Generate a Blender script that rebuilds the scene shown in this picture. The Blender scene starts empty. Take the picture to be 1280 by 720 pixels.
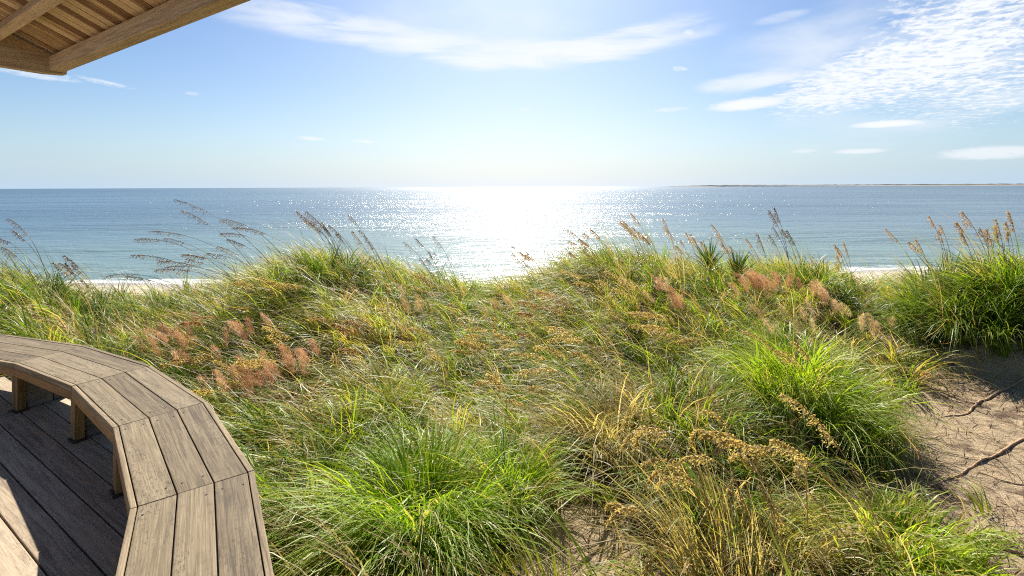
import bpy, bmesh, math, random
import numpy as np
from mathutils import Vector, Matrix

R = math.radians
rng = np.random.default_rng(11)
random.seed(5)
SC = bpy.context.scene
COL = SC.collection

# ------------------------------------------------------------------ camera, sky, sun
EYE = 1.69
FPX = 622.37
SHIFT = 126.5                    # the lens is shifted down, the camera itself is level
ROLL = R(0.22)
SUN_EL, SUN_AZ = 40.5, 0.3
EXPOSURE = 1.12

cam = bpy.data.objects.new('camera', bpy.data.cameras.new('camera'))
COL.objects.link(cam)
cam.data.sensor_width = 36.0
cam.data.lens = FPX / 1280 * 36
cam.data.clip_start = 0.05
cam.data.clip_end = 120000
cam.data.shift_y = -SHIFT / 1280
cam.matrix_world = Matrix.Translation((0, 0, EYE)) @ Matrix.Rotation(math.pi / 2, 4, 'X') @ Matrix.Rotation(-ROLL, 4, 'Z')
SC.camera = cam
SC.view_settings.view_transform = 'Standard'
SC.view_settings.look = 'None'
SC.view_settings.exposure = EXPOSURE
SC.view_settings.gamma = 1
SC.view_settings.use_curve_mapping = False
SC.cycles.use_denoising = False
SC.cycles.filter_width = 1.1
SC.cycles.max_bounces = 8
SC.cycles.diffuse_bounces = 5
SC.cycles.transmission_bounces = 4
SC.cycles.glossy_bounces = 2
SC.cycles.caustics_reflective = False
SC.cycles.caustics_refractive = False
SC.cycles.sample_clamp_indirect = 4

sun = bpy.data.objects.new('sun', bpy.data.lights.new('sun', 'SUN'))
COL.objects.link(sun)
sun.data.energy = 5.0
sun.data.angle = R(0.5)
sun.data.color = (1.0, 0.93, 0.82)
_sd = Vector((math.sin(R(SUN_AZ)) * math.cos(R(SUN_EL)), math.cos(R(SUN_AZ)) * math.cos(R(SUN_EL)), math.sin(R(SUN_EL))))
sun.rotation_euler = _sd.to_track_quat('Z', 'Y').to_euler()


def ray(px, py):
    """direction through a point of the 1280x720 photograph (used once to survey where things stand)"""
    u2, v2 = px - 640, 360 - SHIFT - py
    c, s = math.cos(ROLL), math.sin(ROLL)
    u, v = u2 * c + v2 * s, -u2 * s + v2 * c
    return np.array([u, FPX, v]) / FPX


def azel(px, py):
    d = ray(px, py)
    return math.atan2(d[0], d[1]), math.atan2(d[2], math.hypot(d[0], d[1]))


class NT:
    """small helper round a node tree"""
    def __init__(self, tree):
        self.t = tree
        tree.nodes.clear()

    def n(self, typ, ins=None, **props):
        nd = self.t.nodes.new(typ)
        for k, v in props.items():
            setattr(nd, k, v)
        for k, v in (ins or {}).items():
            self.set(nd.inputs[k], v)
        return nd

    def set(self, sock, v):
        if isinstance(v, bpy.types.NodeSocket):
            self.t.links.new(v, sock)
        else:
            sock.default_value = v

    def m(self, op, a, b=0.0, c=0.0, clamp=False):
        nd = self.t.nodes.new('ShaderNodeMath')
        nd.operation = op
        nd.use_clamp = clamp
        for i, v in enumerate((a, b, c)):
            self.set(nd.inputs[i], v)
        return nd.outputs[0]

    def mr(self, v, a, b, c=0.0, d=1.0, smooth=True):
        nd = self.t.nodes.new('ShaderNodeMapRange')
        nd.interpolation_type = 'SMOOTHSTEP' if smooth else 'LINEAR'
        for i, x in enumerate((v, a, b, c, d)):
            self.set(nd.inputs[i], x)
        return nd.outputs[0]

    def mix(self, f, a, b, blend='MIX'):
        nd = self.t.nodes.new('ShaderNodeMix')
        nd.data_type = 'RGBA'
        nd.blend_type = blend
        self.set(nd.inputs[0], f)
        self.set(nd.inputs[6], a)
        self.set(nd.inputs[7], b)
        return nd.outputs[2]

    def noise(self, vec, scale, detail=4.0, rough=0.55, dist=0.0):
        nd = self.n('ShaderNodeTexNoise', {'Scale': scale, 'Detail': detail, 'Roughness': rough, 'Distortion': dist})
        if vec is not None:
            self.set(nd.inputs['Vector'], vec)
        return nd.outputs[0]

    def ramp(self, f, stops):
        nd = self.t.nodes.new('ShaderNodeValToRGB')
        self.set(nd.inputs[0], f)
        e = nd.color_ramp.elements
        while len(e) < len(stops):
            e.new(0.5)
        for el, (p, c) in zip(e, stops):
            el.position = p
            el.color = c if len(c) == 4 else (*c, 1)
        return nd.outputs[0]

    def mapping(self, vec, scale=(1, 1, 1), loc=(0, 0, 0), rot=(0, 0, 0)):
        return self.n('ShaderNodeMapping', {'Vector': vec, 'Scale': scale, 'Location': loc, 'Rotation': rot}).outputs[0]


def make_world():
    w = bpy.data.worlds.new('World')
    SC.world = w
    w.use_nodes = True
    t = NT(w.node_tree)
    geo = t.n('ShaderNodeTexCoord').outputs['Generated']
    sky = t.n('ShaderNodeTexSky', sky_type='NISHITA', sun_disc=False, sun_elevation=R(SUN_EL), sun_rotation=R(SUN_AZ),
              air_density=1.0, dust_density=1.0, ozone_density=2.0, altitude=0)
    sep = t.n('ShaderNodeSeparateXYZ', {'Vector': geo})
    x, y, z = sep.outputs
    az = t.m('ARCTAN2', x, y)
    el = t.m('ARCSINE', z)
    # the cloud layer lies on a level plane high above: texture by direction / height
    zz = t.m('ADD', t.m('MAXIMUM', z, 0.0), 0.06)
    flat = t.n('ShaderNodeCombineXYZ', {'X': t.m('DIVIDE', x, zz), 'Y': t.m('DIVIDE', y, zz), 'Z': 0.0}).outputs[0]
    ae = t.n('ShaderNodeCombineXYZ', {'X': az, 'Y': el, 'Z': 0.0}).outputs[0]
    wisps = t.noise(t.mapping(ae, (5, 34, 1), (0, 0, 0), (0, 0, R(-7))), 1.0, 7, 0.62, 0.6)
    puffs = t.noise(t.mapping(flat, (1.0, 1.0, 1), (0, 0, 0), (0, 0, R(25))), 15, 5, 0.6, 0.5)
    puffs = t.m('ADD', t.m('MULTIPLY', puffs, .62), t.m('MULTIPLY', t.noise(t.mapping(flat, (1.0, 1.0, 1), (0, 0, 0), (0, 0, R(-20))), 3.4, 5, 0.6, 0.8), .38))
    bands = t.noise(t.mapping(ae, (6, 16, 1), (3, 1, 0), (0, 0, R(8))), 1.0, 4, 0.55, 0.3)
    fine = t.noise(t.mapping(ae, (60, 260, 1)), 1.0, 5, 0.65, 0.8)
    total = None

    def patch(px, py, rx, ry, rot, strength, tex, lo, hi, soft=0.0):
        """an ellipse of cloud about one direction; rx, ry in radians"""
        nonlocal total
        a, e = azel(px, py)
        c, s = math.cos(R(rot)), math.sin(R(rot))
        da, de = t.m('SUBTRACT', az, a), t.m('SUBTRACT', el, e)
        u = t.m('DIVIDE', t.m('ADD', t.m('MULTIPLY', da, c), t.m('MULTIPLY', de, s)), rx)
        v = t.m('DIVIDE', t.m('SUBTRACT', t.m('MULTIPLY', de, c), t.m('MULTIPLY', da, s)), ry)
        r2 = t.m('ADD', t.m('MULTIPLY', u, u), t.m('MULTIPLY', v, v))
        fall = t.mr(r2, soft, 1.0, 1.0, 0.0)
        tx = t.mr(t.m('ADD', tex, t.m('MULTIPLY', t.m('SUBTRACT', fall, 1.0), 0.5)), lo, hi)
        k = t.m('MULTIPLY', t.m('MULTIPLY', tx, fall), strength)
        total = k if total is None else t.m('SUBTRACT', t.m('ADD', total, k), t.m('MULTIPLY', total, k))

    # the long cirrus streak
    for px, py, st in ((330, 14, .5), (400, 28, .65), (480, 46, .75), (560, 58, .85), (640, 68, .95), (710, 68, 1.0), (770, 56, .85), (830, 42, .6)):
        patch(px, py, .17, .050, -7 if px < 600 else 6, st * .85, wisps, .20, .60)
    patch(600, 40, .34, .10, -4, .40, bands, .15, .75)
    # mackerel sky on the right
    patch(1250, 40, .33, .22, 18, 1.0, puffs, .40, .58)
    patch(1110, 88, .30, .085, 14, 1.0, puffs, .34, .54)
    patch(1150, 60, .36, .20, 16, .45, bands, .15, .7)
    patch(940, 102, .14, .030, 4, .75, wisps, .2, .6)
    patch(1010, 60, .24, .08, 6, .35, bands, .2, .75)
    patch(935, 130, .09, .015, 3, 1.0, fine, .0, .4)
    patch(1008, 124, .030, .009, 2, .8, fine, .2, .55)
    patch(1108, 155, .062, .0075, 0, 1.0, fine, .0, .3)
    patch(1240, 191, .085, .014, 1, .7, fine, .0, .5)
    patch(1075, 189, .05, .006, 0, .65, fine, .0, .4)
    patch(1005, 189, .03, .005, 0, .4, fine, .1, .5)
    patch(1240, 130, .16, .03, 12, .45, bands, .1, .65)
    patch(838, 137, .05, .007, 0, .5, fine, .2, .6)
    patch(850, 86, .024, .008, -8, .6, fine, .25, .6)
    patch(861, 40, .016, .008, -10, .6, fine, .25, .6)
    patch(975, 22, .07, .014, 4, .45, wisps, .2, .6)
    # small ones
    patch(130, 103, .055, .0065, -8, .8, fine, .25, .7)
    patch(40, 92, .08, .010, -4, .6, fine, .2, .6)
    patch(241, 117, .020, .005, -2, .6, fine, .3, .7)
    patch(390, 173, .036, .006, -4, .7, fine, .2, .6)
    patch(455, 177, .036, .005, -2, .7, fine, .2, .6)
    patch(657, 136, .018, .006, 0, .5, fine, .25, .6)
    # white sea haze low on the horizon, thickest under the sun
    da = t.m('SUBTRACT', az, R(SUN_AZ))
    under = t.m('POWER', 2.718, t.m('MULTIPLY', t.m('MULTIPLY', da, da), -5.0))
    hz = t.m('POWER', 2.718, t.m('MULTIPLY', t.m('MAXIMUM', el, 0.0), t.m('ADD', -10.0, t.m('MULTIPLY', under, 3.0))))
    hcol = t.mix(under, (5.0, 6.75, 8.6, 1), (8.3, 8.8, 9.3, 1))
    tint = t.n('ShaderNodeHueSaturation', {'Saturation': 1.22, 'Value': 1.0, 'Hue': 0.505, 'Color': sky.outputs[0]}).outputs[0]
    tint = t.mix(1.0, tint, (.82, .94, 1.05, 1), 'MULTIPLY')
    tint = t.mix(t.m('MULTIPLY', hz, t.m('ADD', 0.90, t.m('MULTIPLY', under, 0.10))), tint, hcol)
    col = t.mix(total, tint, (8.9, 9.2, 9.5, 1))
    bg = t.n('ShaderNodeBackground', {'Color': col, 'Strength': 0.05})
    out = t.n('ShaderNodeOutputWorld', {'Surface': bg.outputs[0]})


make_world()

# ------------------------------------------------------------------ object helpers


def tag(o, label=None, cat=None, group=None, kind=None):
    for k, v in (('label', label), ('category', cat), ('group', group), ('kind', kind)):
        if v:
            o[k] = v
    return o


def empty(name, loc=(0, 0, 0), rz=0.0):
    o = bpy.data.objects.new(name, None)
    o.empty_display_size = 0.1
    COL.objects.link(o)
    o.location = loc
    o.rotation_euler = (0, 0, rz)
    return o


def link(name, me, mat=None, parent=None, mw=None):
    o = bpy.data.objects.new(name, me)
    COL.objects.link(o)
    if mat is not None:
        for mm in (mat if isinstance(mat, (list, tuple)) else [mat]):
            me.materials.append(mm)
    if parent is not None:
        o.parent = parent
    if mw is not None:
        o.matrix_local = mw
    return o


def np_mesh(name, V, F, attr=None, smooth=False, matidx=None):
    """V (n,3) points, F (m,4) or (m,3) faces, attr (n,4) stored as the point colour 'blade'"""
    me = bpy.data.meshes.new(name)
    V = np.ascontiguousarray(V, np.float32)
    F = np.ascontiguousarray(F, np.int32)
    k = F.shape[1]
    me.vertices.add(len(V))
    me.vertices.foreach_set('co', V.ravel())
    me.loops.add(F.size)
    me.loops.foreach_set('vertex_index', F.ravel())
    me.polygons.add(len(F))
    me.polygons.foreach_set('loop_start', np.arange(0, F.size, k, dtype=np.int32))
    me.polygons.foreach_set('loop_total', np.full(len(F), k, np.int32))
    if smooth:
        me.polygons.foreach_set('use_smooth', np.ones(len(F), bool))
    if matidx is not None:
        me.polygons.foreach_set('material_index', np.ascontiguousarray(matidx, np.int32))
    if attr is not None:
        a = me.attributes.new('blade', 'FLOAT_COLOR', 'POINT')
        a.data.foreach_set('color', np.ascontiguousarray(attr, np.float32).ravel())
    me.update(calc_edges=True)
    return me


def bm_mesh(name, bm, smooth=False):
    me = bpy.data.meshes.new(name)
    bmesh.ops.recalc_face_normals(bm, faces=bm.faces)
    bm.to_mesh(me)
    bm.free()
    if smooth:
        me.polygons.foreach_set('use_smooth', np.ones(len(me.polygons), bool))
    return me


def prism(bm, poly, z0, z1, bevel=0.0):
    """upright prism over an xy polygon"""
    lo = [bm.verts.new((p[0], p[1], z0)) for p in poly]
    hi = [bm.verts.new((p[0], p[1], z1)) for p in poly]
    n = len(poly)
    fs = [bm.faces.new(lo[::-1]), bm.faces.new(hi)]
    for i in range(n):
        fs.append(bm.faces.new((lo[i], lo[(i + 1) % n], hi[(i + 1) % n], hi[i])))
    if bevel:
        es = list({e for f in fs for e in f.edges})
        bmesh.ops.bevel(bm, geom=es, offset=bevel, segments=2, affect='EDGES', profile=0.6)


def box(bm, c, s, bevel=0.0):
    x, y, z = c
    a, b, h = s[0] / 2, s[1] / 2, s[2] / 2
    prism(bm, [(x - a, y - b), (x + a, y - b), (x + a, y + b), (x - a, y + b)], z - h, z + h, bevel)


# ------------------------------------------------------------------ materials

def new_mat(name):
    m = bpy.data.materials.new(name)
    m.use_nodes = True
    return m, NT(m.node_tree)


def finish(t, bsdf, bump=None, strength=0.3, dist=0.01):
    if bump is not None:
        b = t.n('ShaderNodeBump', {'Height': bump, 'Strength': strength, 'Distance': dist})
        t.set(bsdf.inputs['Normal'], b.outputs[0])
    t.n('ShaderNodeOutputMaterial', {'Surface': bsdf.outputs[0]})


def wood_mat(name, dark, mid, light, stain=0.6, rough=0.75, grain=1.0, worn=0.5, moss=0.0, boards=0.0):
    """weathered timber; the grain runs along the part's own x axis"""
    m, t = new_mat(name)
    co = t.n('ShaderNodeTexCoord').outputs['Object']
    rnd = t.n('ShaderNodeObjectInfo').outputs['Random']
    isl = t.n('ShaderNodeNewGeometry').outputs['Random Per Island']
    if boards:
        rnd = isl
    off = t.n('ShaderNodeCombineXYZ', {'X': t.m('MULTIPLY', rnd, 37.0), 'Y': t.m('MULTIPLY', rnd, 91.0), 'Z': 0.0}).outputs[0]
    p = t.n('ShaderNodeVectorMath', {0: co, 1: off}, operation='ADD').outputs[0]
    g1 = t.noise(t.mapping(p, (2.2, 60 * grain, 60 * grain)), 1.0, 6, 0.65, 0.9)
    g2 = t.noise(t.mapping(p, (9, 260 * grain, 260 * grain)), 1.0, 3, 0.6, 0.2)
    big = t.noise(t.mapping(p, (1.6, 4.5, 4.5)), 1.0, 5, 0.6, 0.4)
    blot = t.noise(t.mapping(p, (3.2, 20, 20)), 1.0, 7, 0.72, 0.3)
    saw = t.noise(t.mapping(p, (55, 3, 3)), 1.0, 3, 0.6, 0.5)
    speck = t.noise(t.mapping(p, (45, 110, 110)), 1.0, 5, 0.75)
    f = t.m('ADD', t.m('MULTIPLY', g1, 0.72), t.m('ADD', t.m('MULTIPLY', g2, 0.25), t.m('MULTIPLY', big, 0.23)))
    f = t.m('ADD', f, t.m('MULTIPLY', t.m('SUBTRACT', rnd, 0.5), 0.15 + boards))
    c = t.ramp(f, [(0.42, dark), (0.58, mid), (0.76, light)])
    st = t.m('MULTIPLY', t.mr(t.m('ADD', t.m('MULTIPLY', blot, .8), t.m('MULTIPLY', saw, .2)), 0.45, 0.72), stain)
    c = t.mix(st, c, (dark[0] * .55, dark[1] * .52, dark[2] * .5, 1))
    sp = t.m('MULTIPLY', t.m('MULTIPLY', t.mr(speck, 0.50, 0.62), t.mr(big, 0.42, 0.60)), worn)
    c = t.mix(sp, c, (dark[0] * .5, dark[1] * .48, dark[2] * .45, 1))
    if moss:
        c = t.mix(t.m('MULTIPLY', t.mr(blot, 0.45, 0.7), moss), c, (.10, .13, .03, 1))
    b = t.n('ShaderNodeBsdfPrincipled', {'Base Color': c, 'Roughness': rough, 'Specular IOR Level': 0.35})
    h = t.m('ADD', t.m('MULTIPLY', g1, 0.7), t.m('MULTIPLY', g2, 0.5))
    finish(t, b, h, 0.45, 0.004)
    return m


M = {}
M['bench_wood'] = wood_mat('bench_wood', (.070, .049, .026), (.172, .130, .073), (.28, .222, .138), 0.7, worn=.8)
M['trim_wood'] = wood_mat('trim_wood', (.09, .065, .034), (.20, .148, .084), (.32, .245, .15), 0.5)
M['rail_wood'] = wood_mat('rail_wood', (.13, .070, .024), (.27, .15, .055), (.38, .22, .085), 0.5)
M['skirt_wood'] = wood_mat('skirt_wood', (.06, .05, .04), (.15, .125, .10), (.24, .205, .165), 0.6)
M['deck_wood'] = wood_mat('deck_wood', (.19, .145, .095), (.38, .30, .205), (.50, .41, .295), 0.5, 0.75, 0.8, boards=.08)
M['beam_wood'] = wood_mat('beam_wood', (.34, .23, .13), (.56, .41, .25), (.70, .54, .36), 0.3)
M['soffit_wood'] = wood_mat('soffit_wood', (.22, .12, .05), (.52, .35, .18), (.74, .56, .34), 0.3, 0.7, 0.6, boards=.35)
M['mossy_wood'] = wood_mat('mossy_wood', (.16, .11, .06), (.3, .22, .12), (.4, .3, .18), 0.3, moss=0.8)
M['shingle'] = wood_mat('shingle', (.08, .06, .045), (.16, .13, .10), (.25, .21, .17), 0.5)


def plain(name, colour, rough=0.6, metal=0.0, var=0.3, scale=40):
    m, t = new_mat(name)
    co = t.n('ShaderNodeTexCoord').outputs['Object']
    nz = t.noise(co, scale, 5, 0.6)
    c = t.mix(nz, tuple(v * (1 - var) for v in colour) + (1,), tuple(min(1, v * (1 + var)) for v in colour) + (1,))
    b = t.n('ShaderNodeBsdfPrincipled', {'Base Color': c, 'Roughness': rough, 'Metallic': metal})
    finish(t, b, nz, 0.3, 0.003)
    return m


M['screw'] = plain('screw', (.03, .025, .022), 0.5, 0.6)
M['iron'] = plain('iron', (.06, .048, .04), 0.55, 0.5)
M['vine'] = plain('vine', (.38, .24, .13), 0.8, 0, 0.5, 60)


def leaf_mat(name, stops, tip, trans=0.5, rough=0.43, spec=0.30, tipstart=0.6, tipmix=0.6):
    """blade colour comes from the point colour 'blade': r = tint, b = height along the blade"""
    m, t = new_mat(name)
    at = t.n('ShaderNodeAttribute', attribute_name='blade', attribute_type='GEOMETRY')
    sp = t.n('ShaderNodeSeparateColor', {'Color': at.outputs['Color']})
    r, g, b_ = sp.outputs[0], sp.outputs[1], sp.outputs[2]
    c = t.ramp(r, stops)
    c = t.mix(t.m('MULTIPLY', t.mr(b_, tipstart, 1.0), t.m('MULTIPLY', g, tipmix)), c, (*tip, 1))
    b = t.n('ShaderNodeBsdfPrincipled', {'Base Color': c, 'Roughness': rough, 'Specular IOR Level': spec})
    tr = t.n('ShaderNodeBsdfTranslucent', {'Color': t.mix(1.0, c, (1.5, 1.4, .75, 1), 'MULTIPLY')})
    mx = t.n('ShaderNodeMixShader', {0: trans, 1: b.outputs[0], 2: tr.outputs[0]})
    t.n('ShaderNodeOutputMaterial', {'Surface': mx.outputs[0]})
    return m


GREEN = [(0.0, (.045, .11, .006)), (.22, (.105, .205, .009)), (.45, (.22, .325, .015)), (.62, (.33, .37, .03)),
         (.74, (.38, .30, .12)), (.88, (.50, .40, .22)), (1.0, (.27, .14, .05))]
M['grass'] = leaf_mat('grass', GREEN, (.46, .37, .17))
M['lime_grass'] = leaf_mat('lime_grass', [(0.0, (.09, .18, .008)), (.4, (.20, .34, .012)), (.7, (.33, .43, .028)), (.85, (.42, .38, .13)), (1, (.48, .38, .19))], (.48, .42, .18))
M['dark_grass'] = leaf_mat('dark_grass', [(0.0, (.04, .10, .009)), (.5, (.11, .21, .014)), (.8, (.21, .29, .026)), (1, (.36, .28, .13))], (.36, .28, .13), 0.38)
M['golden_grass'] = leaf_mat('golden_grass', [(0.0, (.15, .18, .03)), (.35, (.30, .27, .09)), (.7, (.44, .36, .16)), (1, (.50, .42, .25))], (.5, .36, .14))
M['stalk'] = leaf_mat('stalk', [(0, (.24, .18, .05)), (.5, (.44, .30, .10)), (1, (.54, .42, .21))], (.4, .3, .14), 0.3)
M['dark_stalk'] = leaf_mat('dark_stalk', [(0, (.05, .06, .025)), (.5, (.12, .09, .04)), (1, (.22, .15, .07))], (.16, .10, .05), 0.2)
M['gold_head'] = leaf_mat('gold_head', [(0, (.25, .18, .075)), (.5, (.42, .33, .15)), (1, (.58, .48, .27))], (.50, .40, .20), 0.55)
M['brown_head'] = leaf_mat('brown_head', [(0, (.16, .09, .045)), (.5, (.34, .21, .11)), (1, (.50, .36, .21))], (.3, .18, .08), 0.5)
M['dark_head'] = leaf_mat('dark_head', [(0, (.06, .038, .028)), (.5, (.15, .095, .06)), (1, (.32, .21, .13))], (.1, .07, .05), 0.35)
M['pink_plume'] = leaf_mat('pink_plume', [(0, (.40, .19, .14)), (.5, (.56, .33, .25)), (1, (.68, .48, .38))], (.66, .42, .34), 0.45, 0.6, 0.2)
M['pale_plume'] = leaf_mat('pale_plume', [(0, (.40, .27, .17)), (.5, (.56, .42, .29)), (1, (.68, .56, .42))], (.6, .5, .38), 0.45, 0.6, 0.2)
M['yucca'] = leaf_mat('yucca', [(0, (.035, .09, .022)), (.6, (.08, .17, .035)), (1, (.24, .24, .08))], (.2, .15, .06), 0.25, 0.35, 0.5, 0.85)
M['scrub'] = leaf_mat('scrub', [(0, (.09, .11, .05)), (.5, (.25, .24, .15)), (1, (.46, .43, .34))], (.4, .36, .26), 0.3, 0.6)
M['herb'] = leaf_mat('herb', [(0, (.07, .17, .015)), (.6, (.17, .30, .03)), (1, (.32, .36, .05))], (.3, .3, .05), 0.45)
M['thatch'] = leaf_mat('thatch', [(0, (.06, .035, .02)), (.5, (.16, .09, .045)), (1, (.33, .22, .12))], (.3, .2, .1), 0.15, 0.7, 0.2)


def ground_mat():
    m, t = new_mat('sand')
    co = t.n('ShaderNodeTexCoord').outputs['Object']
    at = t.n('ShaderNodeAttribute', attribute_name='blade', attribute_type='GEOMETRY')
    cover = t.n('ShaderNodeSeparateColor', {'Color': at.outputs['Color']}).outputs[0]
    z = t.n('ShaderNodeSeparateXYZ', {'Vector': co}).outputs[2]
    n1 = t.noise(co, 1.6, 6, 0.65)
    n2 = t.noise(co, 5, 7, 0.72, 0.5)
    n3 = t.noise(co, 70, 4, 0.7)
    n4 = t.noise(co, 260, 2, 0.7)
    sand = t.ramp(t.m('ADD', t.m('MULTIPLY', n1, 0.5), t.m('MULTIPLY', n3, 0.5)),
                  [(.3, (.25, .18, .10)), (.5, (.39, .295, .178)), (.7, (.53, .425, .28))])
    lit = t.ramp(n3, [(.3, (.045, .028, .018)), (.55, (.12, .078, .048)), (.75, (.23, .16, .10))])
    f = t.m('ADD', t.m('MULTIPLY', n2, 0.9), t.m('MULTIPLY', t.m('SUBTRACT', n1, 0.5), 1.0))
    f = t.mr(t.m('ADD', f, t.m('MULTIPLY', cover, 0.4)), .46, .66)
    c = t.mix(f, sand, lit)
    # beach: pale sand, darker where the swash wets it
    pale = t.ramp(n1, [(.3, (.40, .35, .28)), (.7, (.52, .47, .39))])
    bf = t.mr(z, -1.6, -2.2)
    c = t.mix(bf, c, pale)
    wet = t.mr(z, -2.74, -2.84)
    c = t.mix(wet, c, (.27, .23, .19, 1))
    ro = t.m('SUBTRACT', 0.9, t.m('MULTIPLY', wet, 0.6))
    b = t.n('ShaderNodeBsdfPrincipled', {'Base Color': c, 'Roughness': ro, 'Specular IOR Level': 0.3})
    h = t.m('ADD', t.m('MULTIPLY', n2, 0.8), t.m('ADD', t.m('MULTIPLY', n3, 0.3), t.m('MULTIPLY', n4, 0.1)))
    finish(t, b, h, 0.8, 0.07)
    return m


def sea_mat():
    m, t = new_mat('sea_water')
    co = t.n('ShaderNodeTexCoord').outputs['Object']
    sp = t.n('ShaderNodeSeparateXYZ', {'Vector': co})
    y = sp.outputs[1]
    dist = t.n('ShaderNodeVectorMath', {0: co}, operation='LENGTH').outputs['Value']
    # swell, chop, ripples: each dies out with distance where it would be far under a pixel
    w1 = t.noise(t.mapping(co, (.05, .17, 1), rot=(0, 0, R(6))), 1.0, 3, 0.5, 0.4)
    w2 = t.noise(t.mapping(co, (.35, .9, 1), rot=(0, 0, R(-8))), 1.0, 4, 0.55, 0.5)
    w3 = t.noise(t.mapping(co, (1.6, 3.4, 1), rot=(0, 0, R(12))), 1.0, 4, 0.6, 0.4)
    h = t.m('ADD', t.m('MULTIPLY', w1, 0.85), t.m('ADD', t.m('MULTIPLY', w2, 0.54), t.m('MULTIPLY', w3, 0.13)))
    gust = t.noise(t.mapping(co, (.012, .075, 1), rot=(0, 0, R(5))), 1.0, 5, 0.6, 0.6)
    bump = t.n('ShaderNodeBump', {'Height': h, 'Strength': t.m('MULTIPLY', t.mr(dist, 60, 1500, 1.0, .5), t.mr(gust, .38, .62, .40, 1.15)), 'Distance': 1.0})
    big = t.noise(t.mapping(co, (.004, .02, 1)), 1.0, 4, 0.6)
    shallow = t.mr(dist, 26, 90, 1.0, 0.0)
    deep = t.mix(t.mr(big, .35, .65), (.034, .080, .130, 1), (.054, .108, .148, 1))
    c = t.mix(shallow, deep, (.12, .19, .18, 1))
    # foam: broken white lines where small waves run up the beach
    fn = t.noise(t.mapping(co, (.25, .5, 1)), 1.0, 6, 0.7, 0.5)
    fl = t.noise(t.mapping(co, (1.4, 4, 1)), 1.0, 5, 0.7, 0.5)
    wob = t.m('MULTIPLY', t.m('SUBTRACT', fn, 0.5), 5.0)
    x = sp.outputs[0]
    ys = t.m('ADD', y, t.m('SUBTRACT', t.m('SUBTRACT', wob, t.mr(t.m('MULTIPLY', x, -1.0), 6, 18, 0, 4)), t.mr(x, 5, 20, 0, 7)))
    f1 = t.m('MULTIPLY', t.mr(ys, 21.8, 20.6), t.mr(fl, .32, .52))
    f2 = t.m('MULTIPLY', t.m('MULTIPLY', t.mr(ys, 23.0, 23.6), t.mr(ys, 25.0, 24.4)), t.mr(fl, .48, .62))
    foam = t.m('MAXIMUM', f1, t.m('MULTIPLY', f2, 0.25), clamp=True)
    c = t.mix(foam, c, (.66, .67, .66, 1))
    rg = t.mr(dist, 30, 1200, .22, .34)
    ro = t.m('ADD', rg, t.m('MULTIPLY', foam, .45))
    b = t.n('ShaderNodeBsdfPrincipled', {'Base Color': c, 'Roughness': ro, 'IOR': 1.333, 'Normal': bump.outputs[0]})
    t.n('ShaderNodeOutputMaterial', {'Surface': b.outputs[0]})
    return m


M['sand'] = ground_mat()
M['sea'] = sea_mat()
M['far_sand'] = plain('far_sand', (.55, .50, .42), 0.9, 0, 0.2, 0.01)
M['far_trees'] = plain('far_trees', (.10, .105, .10), 0.9, 0, 0.4, 0.02)

# ------------------------------------------------------------------ the lie of the land
SEA_Z = -2.93
DC = np.array([-5.6003, -1.1277])            # centre of the round deck
DECK_Z = 0.075
R_IN, R_OUT = 5.1257, 5.5659                 # bench
STEP, PH0 = -0.174971, 1.170944

# crest of the dune, surveyed as (x, y) on the photograph and its distance in metres; grass there about 0.5 m tall
CREST = [(-400, 335, 9.0), (-150, 335, 9.0), (0, 334, 9.0), (70, 347, 9.2), (160, 364, 9.6), (250, 361, 9.6), (310, 340, 9.3), (360, 314, 9.0), (410, 306, 8.8), (470, 316, 9.0),
         (540, 338, 9.6), (600, 350, 10.0), (660, 344, 10.0), (710, 322, 9.6), (760, 308, 9.2), (810, 312, 9.2), (860, 322, 9.6), (920, 328, 9.6),
         (970, 322, 9.6), (1020, 318, 9.6), (1058, 338, 9.8), (1090, 352, 10.0), (1118, 346, 9.8), (1150, 334, 9.4), (1200, 320, 9.2), (1280, 310, 9.2), (1500, 300, 9.4), (1900, 310, 9.6)]
_ca = np.array([azel(p, q)[0] for p, q, _ in CREST])
_cz = np.array([EYE + d * math.tan(azel(p, q)[1]) - 0.5 for p, q, d in CREST])
_cd = np.array([d for _, _, d in CREST])
BUMPS = [(rng.uniform(-9, 12), rng.uniform(2.5, 9.5), rng.uniform(.35, .9), rng.uniform(-.16, .2)) for _ in range(90)]


def sstep(a, b, v):
    s = np.clip((v - a) / (b - a), 0, 1)
    return s * s * (3 - 2 * s)


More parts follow.
